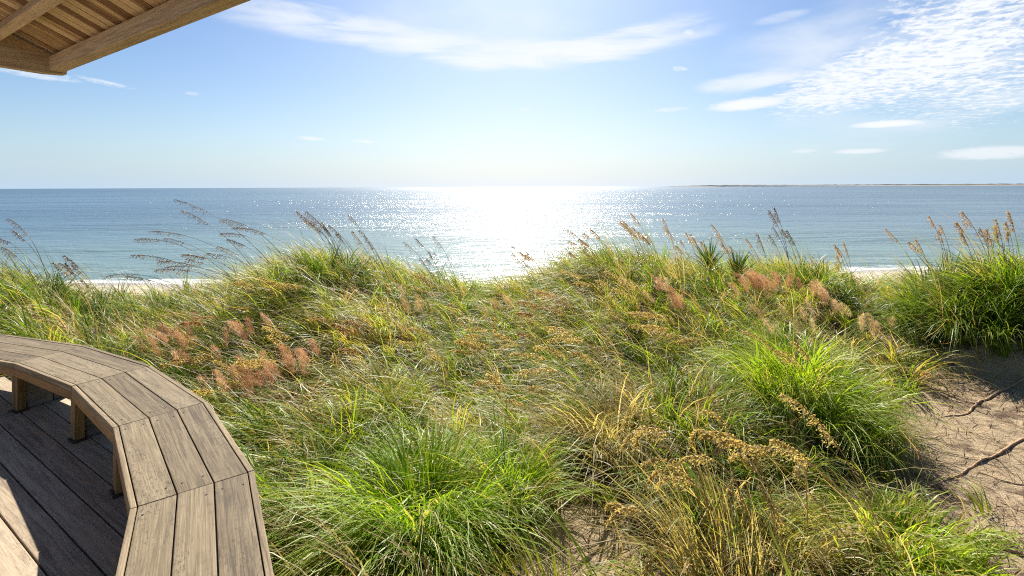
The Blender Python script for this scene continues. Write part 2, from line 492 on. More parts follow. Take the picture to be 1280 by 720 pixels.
def ground(x, y):
    x = np.asarray(x, float)
    y = np.asarray(y, float)
    d = np.hypot(x, y) + 1e-9
    az = np.arctan2(x, np.maximum(y, 1e-6))
    cz = np.interp(az, _ca, _cz)
    cd = np.interp(az, _ca, _cd)
    near = -0.52 + 0.16 * sstep(0.0, -6.0, x) * sstep(1, 6, y)
    right = sstep(0.5, 0.68, az)                     # the trodden path stays low until just before the mound
    k0 = 3.0 + 4.6 * right
    z = near + (cz - near) * sstep(k0, 1.0, 0) if False else near + (cz - near) * sstep(0, 1, (d - k0) / (cd - 0.3 - k0))
    fall = sstep(cd + 0.7, cd + 7, d)
    beach = -1.9 - 0.0 * d
    z = z + (beach - z) * fall
    for bx, by, s, a in BUMPS:
        r2 = (x - bx) ** 2 + (y - by) ** 2
        z = z + a * np.exp(-r2 / (2 * s * s)) * (1 - fall) * (1 - .7 * right)
    ys = y - 4 * sstep(6, 18, -x) - 7 * sstep(5, 20, x)      # the waterline bends round the point
    z = np.where(ys > 10, z - 0.1 * (ys - 10) * sstep(10, 13, ys), z)
    for f, a, ph in ((9.0, .010, .3), (14.0, .007, 1.7), (21.0, .005, 4.0)):      # trodden hummocks
        z = z + a * (1 - fall) * np.sin(f * x + 2 * np.sin(.7 * f * y + ph)) * np.sin(f * y + ph + 1.6 * np.sin(.6 * f * x))
    back = sstep(1.0, -2.0, y)
    z = z * (1 - back) + (-0.55) * back
    dd = np.hypot(x - DC[0], y - DC[1])
    under = sstep(6.2, 5.5, dd)                      # level under the deck
    z = z * (1 - under) + np.minimum(z, -0.42) * under
    return np.maximum(z, -6.0)


def hit(px, py, lift=0.0):
    """where the line of sight through a photo point meets the ground"""
    d = ray(px, py)
    s = np.linspace(1.5, 40, 6000)
    X, Y, Z = d[0] * s, d[1] * s, EYE + d[2] * s
    g = ground(X, Y) + lift
    i = int(np.argmax(Z <= g))
    if not (Z <= g).any():
        i = int(np.argmin(Z - g))
    a = math.atan2(X[i], Y[i])
    cd = float(np.interp(a, _ca, _cd))
    if math.hypot(X[i], Y[i]) > cd + .3:             # looks over the crest: stand it on the crest instead
        x, y = (cd - .1) * math.sin(a), (cd - .1) * math.cos(a)
        return np.array([x, y, float(ground(x, y))])
    return np.array([X[i], Y[i], g[i] - lift])


def hits(pts):
    return np.array([hit(*p)[:2] for p in pts])


def inside(P, poly):
    x, y = P[:, 0], P[:, 1]
    r = np.zeros(len(P), bool)
    n = len(poly)
    for i in range(n):
        x0, y0 = poly[i]
        x1, y1 = poly[(i + 1) % n]
        c = ((y0 > y) != (y1 > y)) & (x < (x1 - x0) * (y - y0) / (y1 - y0 + 1e-12) + x0)
        r ^= c
    return r


BARE = hits([(1165, 436), (1230, 424), (1500, 424), (1500, 900), (1330, 760), (1240, 680), (1200, 620), (1150, 590), (1118, 545), (1128, 480)])
BARE2 = hits([(652, 668), (698, 636), (765, 636), (800, 680), (775, 790), (640, 790)])
THIN = hits([(1000, 640), (1120, 560), (1260, 640), (1420, 800), (760, 800), (790, 690)])
GAP = hits([(1062, 372), (1128, 372), (1165, 440), (1090, 440)])


def build_ground():
    def sheet(xs, ys):
        X, Y = np.meshgrid(xs, ys)
        V = np.stack([X.ravel(), Y.ravel(), ground(X, Y).ravel()], 1)
        nx, ny = len(xs), len(ys)
        i = np.arange((nx - 1) * (ny - 1))
        r, c = i // (nx - 1), i % (nx - 1)
        a = r * nx + c
        return V, np.stack([a, a + 1, a + 1 + nx, a + nx], 1)
    xs = np.concatenate([np.linspace(-150, -14, 40)[:-1], np.concatenate([np.arange(-14, 1, .1), np.arange(1, 9, .05), np.arange(9, 16, .1)]), np.linspace(16, 150, 40)])
    ys = np.concatenate([np.linspace(-60, -2, 20)[:-1], np.concatenate([np.arange(-2, 1.5, .1), np.arange(1.5, 8.5, .05), np.arange(8.5, 16, .1)]), np.linspace(16, 60, 60)])
    V, F = sheet(xs, ys)
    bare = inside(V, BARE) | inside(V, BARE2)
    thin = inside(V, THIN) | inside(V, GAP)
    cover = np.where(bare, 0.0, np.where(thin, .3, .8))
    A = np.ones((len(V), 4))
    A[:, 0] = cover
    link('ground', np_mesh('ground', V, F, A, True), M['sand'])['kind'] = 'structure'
    # sea: one sheet out to the horizon
    xs = np.array([-60000, -8000, -1500, -300, 0, 300, 1500, 8000, 60000.])
    ys = np.array([17, 60, 200, 800, 4000, 20000, 70000.])
    X, Y = np.meshgrid(xs, ys)
    V = np.stack([X.ravel(), Y.ravel(), np.full(X.size, SEA_Z)], 1)
    nx, ny = len(xs), len(ys)
    i = np.arange((nx - 1) * (ny - 1))
    a = (i // (nx - 1)) * nx + i % (nx - 1)
    link('sea', np_mesh('sea', V, np.stack([a, a + 1, a + 1 + nx, a + nx], 1)), M['sea'])['kind'] = 'structure'
    # low spit on the right horizon: a sand bank under a dark band of scrub
    D = 3600.0
    a0, a1 = azel(835, 232)[0], R(62)
    n = 160
    for name, z0, z1, dd, mat in (('far_beach', SEA_Z - 3, 3.2, 0, 'far_sand'), ('far_woods', 0, 8.5, 60, 'far_trees')):
        V, F = [], []
        for k in range(n + 1):
            a = a0 + (a1 - a0) * k / n
            u = min(1, k / 18)
            top = z0 + (z1 - z0) * (0.25 + .75 * u) * (random.uniform(.75, 1.1) if dd else random.uniform(.95, 1.05))
            for dep, zz in ((0, z0), (8, top), (160, top * .9), (220, z0)):
                V.append(((D + dd + dep) * math.sin(a), (D + dd + dep) * math.cos(a), zz))
        for k in range(n):
            for j in range(3):
                b = 4 * k + j
                F.append((b, b + 1, b + 5, b + 4))
        o = link(name, np_mesh(name, np.array(V), np.array(F)), M[mat])
        o['kind'] = 'structure' if not dd else 'stuff'


build_ground()

# ------------------------------------------------------------------ deck, bench, roof


def bench_pt(k, r):
    a = PH0 + STEP * k
    return np.array([DC[0] + r * math.cos(a), DC[1] + r * math.sin(a)])


def build_deck():
    u = np.array([.839, -.544])
    u /= np.linalg.norm(u)
    v = np.array([-u[1], u[0]])
    pitch, gap, rad = .133, .008, 5.49
    ang = math.atan2(u[1], u[0])
    base = float(v @ DC)
    want = .952
    k0 = math.floor((base - rad - want) / pitch)
    bm = bmesh.new()
    for k in range(k0, k0 + int(2 * rad / pitch) + 3):
        c = want + pitch * (k + .5) - base
        if abs(c) > rad - .08:
            continue
        hl = math.sqrt(rad * rad - c * c)
        box(bm, (0, c, -.02), (2 * hl, pitch - gap, .04), .003)
    o = link('deck', bm_mesh('deck', bm), M['deck_wood'], None, Matrix.Translation((DC[0], DC[1], DECK_Z)) @ Matrix.Rotation(ang, 4, 'Z'))
    o['kind'] = 'structure'
    bm = bmesh.new()
    for k in range(-9, 10):
        c = k * .6
        hl = math.sqrt(rad * rad - c * c) - .1
        box(bm, (c, 0, -.135), (.05, 2 * hl, .18))
    j = link('deck_joists', bm_mesh('deck_joists', bm), M['skirt_wood'], o)
    j['kind'] = 'structure'


build_deck()


def local_piece(name, poly, z0, z1, mat, parent, bevel=.004, screws=None):
    """prism with its own x axis along the first edge, so that the grain runs along it"""
    poly = [np.array(p, float) for p in poly]
    d = poly[1] - poly[0]
    ang = math.atan2(d[1], d[0])
    c = sum(poly) / len(poly)
    cs, sn = math.cos(-ang), math.sin(-ang)
    loc = [((p - c)[0] * cs - (p - c)[1] * sn, (p - c)[0] * sn + (p - c)[1] * cs) for p in poly]
    bm = bmesh.new()
    h = (z1 - z0) / 2
    prism(bm, loc, -h, h, bevel)
    mats = [mat]
    if screws:
        n0 = len(bm.faces)
        for sx, sy in screws(loc):
            r = bmesh.ops.create_cone(bm, cap_ends=True, segments=10, radius1=.0042, radius2=.0038, depth=.002,
                                      matrix=Matrix.Translation((sx, sy, h + .0008)))
            for f in {f for vv in r['verts'] for f in vv.link_faces}:
                f.material_index = 1
        mats.append(M['screw'])
    return link(name, bm_mesh(name, bm), mats, parent, Matrix.Translation((*c, (z0 + z1) / 2)) @ Matrix.Rotation(ang, 4, 'Z'))


def build_bench():
    root = tag(empty('curved_bench'), 'long curved bench of weathered brown boards round the edge of the wooden deck', 'bench')
    top, th = .43, .04
    g = .0035
    rows = [('inner_edge_board', R_IN, R_IN + .022, 'trim_wood'), ('seat_board', R_IN + .026, R_IN + .152, 'bench_wood'),
            ('seat_board', R_IN + .157, R_IN + .283, 'bench_wood'), ('seat_board', R_IN + .288, R_OUT - .028, 'bench_wood'),
            ('outer_edge_board', R_OUT - .024, R_OUT, 'trim_wood')]

    def screws(loc):
        xs = [p[0] for p in loc]
        x0, x1 = min(xs), max(xs)
        out = []
        for sx, s in ((x0, 1), (x1, -1)):
            for yy in (-.038, .038):
                if random.random() < .3:
                    continue
                out.append((sx + s * random.uniform(.075, .09), yy + random.uniform(-.005, .005)))
        return out
    for k in range(-5, 6):
        for j, (name, r0, r1, mt) in enumerate(rows):
            e = g / (2 * r0)
            ka, kb = k + e / abs(STEP), k + 1 - e / abs(STEP)
            dz = random.uniform(-.0015, .0015)
            p = [bench_pt(ka, r0), bench_pt(kb, r0), bench_pt(kb, r1), bench_pt(ka, r1)]
            local_piece(name, p, top - th + dz + .0006 * j, top + dz, M[mt], root, .004 if name != 'seat_board' else .003,
                        screws if name == 'seat_board' else None)
        # front rail under the inner edge
        r0, r1 = R_IN + .003, R_IN + .045
        local_piece('front_rail', [bench_pt(k, r0), bench_pt(k + 1, r0), bench_pt(k + 1, r1), bench_pt(k, r1)], top - th - .055, top - th - .002, M['rail_wood'], root, .003)
        # legs at every joint, each on an iron shoe
        a = PH0 + STEP * k
        c = bench_pt(k, R_IN + .031)
        rot = Matrix.Rotation(a, 4, 'Z')
        h = top - th - .058 - .012 - DECK_Z
        bm = bmesh.new()
        box(bm, (0, 0, 0), (h, .074, .052), .005)
        lm = Matrix.Translation((*c, DECK_Z + .012 + h / 2)) @ rot @ Matrix.Rotation(math.pi / 2, 4, 'Y')
        leg = link('leg', bm_mesh('leg', bm), M['rail_wood'], root, lm)
        bm = bmesh.new()
        box(bm, (0, 0, .006), (.08, .10, .012), .002)
        box(bm, (.034, 0, .03), (.006, .06, .045), .001)
        link('shoe', bm_mesh('shoe', bm), M['iron'], leg, lm.inverted() @ Matrix.Translation((*c, DECK_Z)) @ rot)
        # boarded panel from the leg out to the back, under each joint
        for f0, f1 in ((.060, .222), (.226, .375)):
            q0, q1 = bench_pt(k, R_IN + f0), bench_pt(k, R_IN + f1)
            n = np.array([-math.sin(a), math.cos(a)]) * .022
            local_piece('support_panel', [q0 - n, q1 - n, q1 + n, q0 + n], DECK_Z + .004, top - th - .003, M['skirt_wood'], root)
        r0, r1 = R_OUT - .050, R_OUT - .012
        local_piece('back_rail', [bench_pt(k, r0), bench_pt(k + 1, r0), bench_pt(k + 1, r1), bench_pt(k, r1)], top - th - .14, top - th - .003, M['skirt_wood'], root)
    return root


build_bench()


def build_roof():
    root = tag(empty('pavilion_roof'), 'wooden shelter roof corner with pale beams and a brown boarded underside', 'roof')
    e = Vector((.834, -.552, 0)).normalized()        # along the eave
    inn = Vector((-e.y, e.x, 0)) * -1                 # horizontally inwards
    t = .46
    C = Vector((-3.555, 3.954, EYE + .90)) + inn * .004 + Vector((0, 0, .018)) - e * .01              # outer lower corner of the eave beam

    def frame(o, xax, yax):                          # y given inwards; the local y axis runs outwards so that z points up
        yax = -yax
        zax = xax.cross(yax)
        m = Matrix((xax, yax, zax)).transposed().to_4x4()
        m.translation = o
        return m
    # eave beam
    L = 5.2
    bm = bmesh.new()
    box(bm, (L / 2, -.045, .055), (L, .09, .11), .004)
    link('eave_beam', bm_mesh('eave_beam', bm), M['beam_wood'], root, frame(C, e, inn))
    bm = bmesh.new()
    box(bm, (L / 2 + .0, .0125, .085), (L + .02, .02, .075), .003)
    link('drip_edge', bm_mesh('drip_edge', bm), M['mossy_wood'], root, frame(C, e, inn))
    # slope frame: x along the eave, y up the slope
    up = (inn + Vector((0, 0, t))).normalized()
    S0 = C + Vector((0, 0, .115))
    # purlins, parallel to the eave, under the boards
    for i, q in enumerate((.38, 1.0, 1.65, 2.3, 2.95)):
        bm = bmesh.new()
        box(bm, (L / 2 - .06, -q, -.062), (L + .25, .062, .115), .004)
        link('purlin', bm_mesh('purlin', bm), M['beam_wood'], root, frame(S0, e, up))
    # underside boards run down the slope
    bm = bmesh.new()
    w, x = .092, -.14
    while x < L:
        ww = w * random.uniform(.97, 1.0)
        y0 = -.05 + random.uniform(-.004, .004)
        box(bm, (1.75 - .02, x + ww / 2, .011 + random.uniform(-.0015, .0015)), (3.6, ww - .006, .018), .002)
        x += w
    # own x axis up the slope for the grain
    link('soffit_boards', bm_mesh('soffit_boards', bm), M['soffit_wood'], root, Matrix.Translation(S0) @ Matrix((up, e, up.cross(e))).transposed().to_4x4())
    bm = bmesh.new()
    for i in range(26):
        box(bm, (L / 2 - .02, -i * .14 - .05, .028 + .004 * (i % 2)), (L + .3, .155, .012), .002)
    link('shingle_cover', bm_mesh('shingle_cover', bm), M['shingle'], root, frame(S0, e, up))
    # gable rafter at the corner end, tail cut to a taper
    gm = Matrix.Translation(C + e * -.03) @ Matrix((inn, Vector((0, 0, 1)), inn.cross(Vector((0, 0, 1))))).transposed().to_4x4()
    bm = bmesh.new()
    pts = [(-.02, -.010), (-.035, .075), (3.2, .085 + 3.2 * t), (3.2, -.12 + 3.2 * t), (.75, .05), (.40, -.012), (.10, -.020)]
    prism(bm, pts, -.045, .045, .004)
    link('gable_rafter', bm_mesh('gable_rafter', bm), M['beam_wood'], root, gm)
    # posts carrying the roof, further round to the left and behind
    for q, r in ((.0, 3.0), (4.6, 2.6)):
        P = C + e * (q + .15) + inn * r
        bm = bmesh.new()
        hh = P.z + r * t - .05
        box(bm, (hh / 2, 0, 0), (hh, .14, .14), .006)
        link('post', bm_mesh('post', bm), M['beam_wood'], root, Matrix.Translation((P.x, P.y, 0)) @ Matrix.Rotation(-math.pi / 2, 4, 'Y'))
    return root


build_roof()

# ------------------------------------------------------------------ grass


def blades(base, ang, L, tilt, droop, width, tint, wind=(-.12, -.02), segs=5, g=None, kink=0.0):
    """arched blades, all at once. base (n,3); the rest scalars or (n,)"""
    n = len(base)
    full = lambda a: np.broadcast_to(np.asarray(a, float), (n,)).copy()
    ang, L, tilt, droop, width, tint = map(full, (ang, L, tilt, droop, width, tint))
    out = np.stack([np.cos(ang), np.sin(ang)], 1)
    side_a = ang + np.pi / 2 + rng.normal(0, .7, n)
    side = np.stack([np.cos(side_a), np.sin(side_a), rng.normal(0, .25, n)], 1)
    g = rng.uniform(0, 1, n) if g is None else full(g)
    ws = np.asarray(wind)[None] * rng.uniform(.4, 1.6, (n, 1))
    P = base.copy()
    rings, cols = [], []
    for s in range(segs + 1):
        t = s / segs
        w = width * (1 - .92 * t ** 1.7) * (.75 + .25 * min(1, t * 4)) * .5
        rings.append(P - side * w[:, None])
        rings.append(P + side * w[:, None])
        c = np.stack([tint, g, np.full(n, t), np.ones(n)], 1)
        cols += [c, c]
        th = tilt + droop * ((s + .5) / segs) ** 1.4
        st = (L / segs)[:, None]
        P = P + st * np.concatenate([np.sin(th)[:, None] * out + ws * (2 * t), np.cos(th)[:, None]], 1)
    V = np.stack(rings, 1)                            # n, 2(segs+1), 3
    A = np.stack(cols, 1)
    b = (np.arange(n) * 2 * (segs + 1))[:, None]
    F = np.concatenate([b + np.array([[2 * s, 2 * s + 1, 2 * s + 3, 2 * s + 2]]) for s in range(segs)], 1).reshape(-1, 4)
    return V.reshape(-1, 3), F, A.reshape(-1, 4)


def merge(parts):
    V, F, A, o = [], [], [], 0
    for v, f, a in parts:
        V.append(v)
        F.append(f + o)
        A.append(a)
        o += len(v)
    return np.concatenate(V), np.concatenate(F), np.concatenate(A)


def tuft(cx, cy, rad, n, L, tint_mu, tint_sd, droop=(1.0, 2.4), tilt0=.12, width=.006, wind=(-.12, -.02), lean=None, dry=.12, flat=0.5, per=10):
    """the blades of one tussock, gathered in locks that bend together"""
    K = max(3, int(n / per))
    a = rng.uniform(0, 2 * np.pi, K)
    r = rad * np.sqrt(rng.uniform(0, 1, K))
    ang = a + rng.normal(0, .8, K)
    if lean is not None:
        k = rng.uniform(.3, 1.6, K)
        ang = np.arctan2(np.sin(ang) + lean[1] * k, np.cos(ang) + lean[0] * k)
    Lk = L * rng.uniform(.5, 1.15, K)
    tk = np.abs(tilt0 + flat * (r / rad) + rng.normal(0, .2, K))
    dk = rng.uniform(*droop, K)
    ck = np.clip(rng.normal(tint_mu, tint_sd, K), 0, .68)
    dryk = rng.uniform(0, 1, K) < dry * .8
    q = rng.integers(0, K, n)
    sp = rng.normal(0, .028, (n, 2))
    x, y = cx + r[q] * np.cos(a[q]) + sp[:, 0], cy + r[q] * np.sin(a[q]) + sp[:, 1]
    base = np.stack([x, y, ground(x, y) - .02], 1)
    tint = np.clip(ck[q] + rng.normal(0, .06, n), 0, .7)
    isdry = dryk[q] | (rng.uniform(0, 1, n) < dry * .45)
    tint = np.where(isdry, rng.uniform(.7, 1, n), tint)
    return blades(base, ang[q] + rng.normal(0, .26, n), Lk[q] * rng.uniform(.7, 1.15, n), np.abs(tk[q] + rng.normal(0, .09, n)), dk[q] * rng.uniform(.8, 1.2, n),
                  width * rng.uniform(.5, 1.2, n), tint, wind)


def vnoise(x, y, s, seed):
    """cheap smooth value field"""
    r = np.random.default_rng(seed)
    v = 0
    for k in range(6):
        a = r.uniform(0, 2 * np.pi)
        f = r.uniform(.6, 1.6) / s
        v = v + np.sin((x * np.cos(a) + y * np.sin(a)) * f * 2 * np.pi + r.uniform(0, 6.28))
    return v / 6 + .0


# the tussocks one can tell apart: photo point of the base, spread, blades, height, material, tint, spread of tint, dry share, lean, label
TUSSOCKS = [
    ((520, 668), .34, 2300, .78, 'lime_grass', .40, .20, .10, (-.1, -.2), 'biggest bright green tussock in front, arching over beside the end of the bench'),
    ((632, 625), .20, 1100, .64, 'lime_grass', .50, .20, .12, (-.1, .1), 'upright lime green tussock at the near left rim of the small sandy patch'),
    ((395, 640), .28, 1500, .60, 'grass', .30, .16, .14, (-.2, -.2), 'mid green tussock leaning against the outer side of the wooden bench'),
    ((1000, 500), .50, 4200, .88, 'lime_grass', .62, .16, .14, (.1, -.3), 'large shaggy lime green mound left of the bare sandy path'),
    ((1062, 556), .24, 1300, .54, 'lime_grass', .35, .2, .10, (.3, -.2), 'bright green tussock spilling onto the edge of the bare sandy path'),
    ((1100, 462), .20, 800, .48, 'grass', .45, .2, .25, (.2, 0), 'pale mixed tussock at the top of the bare sandy path'),
    ((850, 545), .34, 1800, .72, 'grass', .38, .25, .30, (-.1, -.2), 'green and straw tussock with a dark brown hollow under it, mid slope'),
    ((760, 560), .30, 1500, .70, 'golden_grass', .35, .25, .3, (-.25, -.2), 'rusty straw coloured tussock hanging over a dark hollow'),
    ((470, 520), .32, 1800, .62, 'grass', .45, .2, .22, (-.2, -.1), 'light green tussock with pale tips a step right of the pink grass by the bench'),
    ((400, 350), .55, 3000, .72, 'dark_grass', .45, .25, .10, (-.3, 0), 'dark green bushy tussock on the dune crest under the row of windblown seed heads'),
    ((770, 345), .50, 2600, .66, 'grass', .25, .2, .18, (-.3, 0), 'green tussock on the dune crest right under the brightest glitter of the sea'),
    ((690, 358), .36, 1400, .48, 'dark_grass', .5, .25, .15, (-.3, 0), 'low dark tussock on the crest beside the dip where the sea shows deepest'),
    ((1022, 362), .40, 2400, .66, 'dark_grass', .7, .2, .08, (-.1, 0), 'rounded fresh green tussock on the crest next to the gap to the beach'),
    ((1160, 396), .44, 2800, .72, 'dark_grass', .62, .25, .14, (.1, -.25), 'dark drooping tussock on the mound at the head of the sandy path'),
    ((1240, 388), .48, 3000, .78, 'dark_grass', .75, .22, .14, (.1, -.25), 'tall thick green tussock overhanging the sand on the mound by the picture edge'),
    ((1285, 362), .50, 2600, .80, 'lime_grass', .25, .2, .12, (0, -.1), 'brighter green tussock on top of the mound beyond the sandy path'),
    ((60, 388), .55, 2600, .66, 'dark_grass', .55, .25, .12, (-.4, -.1), 'dark windswept tussock behind the far end of the bench'),
    ((200, 402), .45, 2000, .52, 'grass', .28, .18, .2, (-.4, -.1), 'low flattened green tussock between the bench and the strip of beach'),
    ((960, 690), .34, 1300, .50, 'golden_grass', .25, .25, .3, (.1, -.2), 'yellowish thin tussock at the foot of the golden seed stalks'),
    ((915, 745), .24, 230, 1.0, 'golden_grass', .6, .2, .5, (-.25, -.1), 'tall golden straw tussock with upright blades at the bottom centre right'),
    ((1120, 690), .36, 1300, .48, 'lime_grass', .55, .22, .3, (.1, -.1), 'thin yellow green tussock on the litter below the sandy path'),
]
spots = []


def build_tussocks():
    for (p, rad, n, L, mat, mu, sd, dry, lean, label) in TUSSOCKS:
        c = hit(*p)
        dd = math.hypot(c[0] - DC[0], c[1] - DC[1])
        if dd < R_OUT + rad * .8:
            k = (R_OUT + rad * .8) / dd
            c[:2] = DC + (c[:2] - DC) * k
        spots.append((c[0], c[1], rad))
        n = int(n * min(1, max(.45, 3.4 / math.hypot(c[0], c[1]))))
        V, F, A = tuft(c[0], c[1], rad, n, L, mu, sd, (.2, 1.3) if L >= 1 else (1.0, 2.3), 0.1, .007 if L >= 1 else .0125 * max(1, math.hypot(c[0], c[1]) / 7), (-.12, -.03), lean, dry, .18 if L >= 1 else .45)
        O = np.array([c[0], c[1], float(ground(c[0], c[1]))])
        root = tag(empty('grass_tussock', O), label, 'grass tussock', 'grass tussocks on the dune')
        link('leaf_blades', np_mesh('leaf_blades', V - O, F, A), M[mat], root)
        m = n // 4
        a = rng.uniform(0, 2 * np.pi, m)
        r = rad * 1.05 * np.sqrt(rng.uniform(0, 1, m))
        x, y = c[0] + r * np.cos(a), c[1] + r * np.sin(a)
        B = np.stack([x, y, ground(x, y) - .02], 1)
        V, F, A = blades(B, a + rng.normal(0, .6, m), L * rng.uniform(.25, .6, m), rng.uniform(.3, 1.1, m), rng.uniform(.8, 1.8, m), .006 * rng.uniform(.5, 1.1, m), rng.uniform(0, 1, m))
        link('dead_blades', np_mesh('dead_blades', V - O, F, A), M['thatch'], root)


build_tussocks()


def build_field():
    """the sward between the tussocks"""
    s = .32
    gx, gy = np.meshgrid(np.arange(-13, 14, s), np.arange(.6, 13.5, s))
    P = np.stack([gx.ravel(), gy.ravel()], 1)
    P += rng.uniform(-s * .5, s * .5, P.shape)
    d = np.hypot(P[:, 0], P[:, 1])
    az = np.arctan2(P[:, 0], P[:, 1])
    dd = np.hypot(P[:, 0] - DC[0], P[:, 1] - DC[1])
    keep = (d > 1.9) & (d < 12.4) & (np.abs(az) < R(56)) & (dd > R_OUT + .16)
    keep &= ~inside(P, BARE) & ~inside(P, BARE2)
    thin = inside(P, THIN)
    gap = inside(P, GAP)
    keep &= ~(thin & (rng.uniform(0, 1, len(P)) < .45)) & ~(gap & (rng.uniform(0, 1, len(P)) < .75))
    for (x, y, r) in spots:
        keep &= np.hypot(P[:, 0] - x, P[:, 1] - y) > r * .75
    P, d, dd, thin, gap = P[keep], d[keep], dd[keep], thin[keep], gap[keep]
    hue = vnoise(P[:, 0], P[:, 1], 3.2, 3)
    dryf = vnoise(P[:, 0], P[:, 1], 2.4, 8)
    tall = vnoise(P[:, 0], P[:, 1], 1.6, 21)
    parts = []
    for i, (x, y) in enumerate(P):
        n = 78 if d[i] < 7 else 70
        L = .66 + .24 * tall[i] + rng.uniform(-.18, .18)
        dry = np.clip(.20 + .34 * dryf[i], .05, .6)
        if thin[i] or gap[i]:
            n, L = 42, .34
            dry = .4
        if dd[i] < R_OUT + .5:
            L *= .8
        mu = np.clip(.38 + .32 * hue[i], .06, .62)
        parts.append(tuft(x, y, .15, n, L, float(np.clip(mu + rng.normal(0, .15), 0, .68)), .11, (1.0, 2.7), .12, .0125 * max(1, d[i] / 7.5), (-.2, -.04), (-.85 + .5 * float(sstep(2, 5, x)), -.3), dry, .55))
    # thin upright stems along the crest
    m = 1500
    aa = rng.uniform(R(-50), R(50), m)
    dc = np.interp(aa, _ca, _cd) + rng.normal(-.3, .5, m)
    x, y = dc * np.sin(aa), dc * np.cos(aa)
    B = np.stack([x, y, ground(x, y)], 1)[np.hypot(x - DC[0], y - DC[1]) > R_OUT + .2]
    m = len(B)
    parts.append(blades(B, np.pi + rng.normal(.1, .6, m), rng.uniform(.55, 1.25, m), rng.uniform(.05, .4, m), rng.uniform(.2, 1.1, m), rng.uniform(.005, .009, m), rng.choice([.1, .25, .5, .72, .95], m), (-.18, 0), 6))
    # broken and flattened dead blades caught among the living ones
    q = rng.integers(0, len(P), 9000)
    x, y = P[q, 0] + rng.normal(0, .14, len(q)), P[q, 1] + rng.normal(0, .14, len(q))
    B = np.stack([x, y, ground(x, y) + rng.uniform(.0, .34, len(q))], 1)
    parts.append(blades(B, np.pi + rng.normal(.2, 1.0, len(q)), rng.uniform(.15, .5, len(q)), rng.uniform(.8, 1.7, len(q)), rng.uniform(-.5, .5, len(q)), rng.uniform(.004, .009, len(q)), rng.choice([.72, .8, .88, .94, 1.0], len(q)), (-.1, -.02), 4))
    # long pale stems blown over the sward
    q = rng.integers(0, len(P), 6500)
    x, y = P[q, 0] + rng.normal(0, .1, len(q)), P[q, 1] + rng.normal(0, .1, len(q))
    B = np.stack([x, y, ground(x, y)], 1)
    parts.append(blades(B, np.pi + rng.normal(.2, .7, len(q)), rng.uniform(.5, .95, len(q)), rng.uniform(.2, .9, len(q)), rng.uniform(.5, 2.0, len(q)), rng.uniform(.005, .010, len(q)), rng.choice([.5, .58, .7, .8, .9], len(q)), (-.15, -.03), 6))
    V, F, A = merge(parts)
    o = link('dune_grass', np_mesh('dune_grass', V, F, A), M['grass'])
    tag(o, 'green and straw coloured dune grass covering the slope', 'grass', kind='stuff')
    # dead thatch and fallen stems between the tufts
    n = 60000
    Q = np.stack([rng.uniform(-9, 11, n), rng.uniform(1.5, 12, n)], 1)
    q = (np.hypot(Q[:, 0] - DC[0], Q[:, 1] - DC[1]) > R_OUT + .1) & (np.abs(np.arctan2(Q[:, 0], Q[:, 1])) < R(54))
    q &= ~(inside(Q, BARE) & (rng.uniform(0, 1, n) < .02))
    Q = Q[q]
    m = len(Q)
    B = np.stack([Q[:, 0], Q[:, 1], ground(Q[:, 0], Q[:, 1]) + .004], 1)
    V, F, A = blades(B, rng.uniform(0, 6.28, m), np.where(rng.uniform(0, 1, m) < .06, rng.uniform(.25, .5, m), rng.uniform(.04, .24, m)), rng.uniform(1.25, 1.6, m), rng.uniform(-.3, .25, m), rng.uniform(.003, .009, m), rng.uniform(0, 1, m), (0, 0), 3)
    o = link('litter', np_mesh('litter', V, F, A), M['thatch'])
    tag(o, 'dry brown stems and leaf litter lying on the sand', 'litter', kind='stuff')


build_field()

# ------------------------------------------------------------------ sea oats, plumes and other plants


def tube(path, rad, sides=5):
    """tube along path (n,3); rad (n,)"""
    n = len(path)
    T = np.gradient(path, axis=0)
    T /= np.linalg.norm(T, axis=1)[:, None] + 1e-9
    ref = np.array([.31, .17, .93])
    N1 = np.cross(T, ref)
    bad = np.linalg.norm(N1, axis=1) < .2
    N1[bad] = np.cross(T[bad], np.array([1., 0, 0]))
    N1 /= np.linalg.norm(N1, axis=1)[:, None]
    N2 = np.cross(T, N1)
    a = np.arange(sides) / sides * 2 * np.pi
    V = (path[:, None] + rad[:, None, None] * (np.cos(a)[None, :, None] * N1[:, None] + np.sin(a)[None, :, None] * N2[:, None])).reshape(-1, 3)
    F = []
    for i in range(n - 1):
        for j in range(sides):
            F.append((i * sides + j, i * sides + (j + 1) % sides, (i + 1) * sides + (j + 1) % sides, (i + 1) * sides + j))
    return V, np.array(F)


def const_attr(V, tint, g=0.3, t=None):
    A = np.ones((len(V), 4))
    A[:, 0] = tint
    A[:, 1] = g
    A[:, 2] = .3 if t is None else t
    return A


def stalk_path(H, dirv, tilt, droop, n=18, pw=2.2):
    P = [np.zeros(3)]
    for s in range(n):
        t = (s + .5) / n
        th = tilt + droop * t ** pw
        P.append(P[-1] + H / n * np.array([math.sin(th) * dirv[0], math.sin(th) * dirv[1], math.cos(th)]))
    return np.array(P)


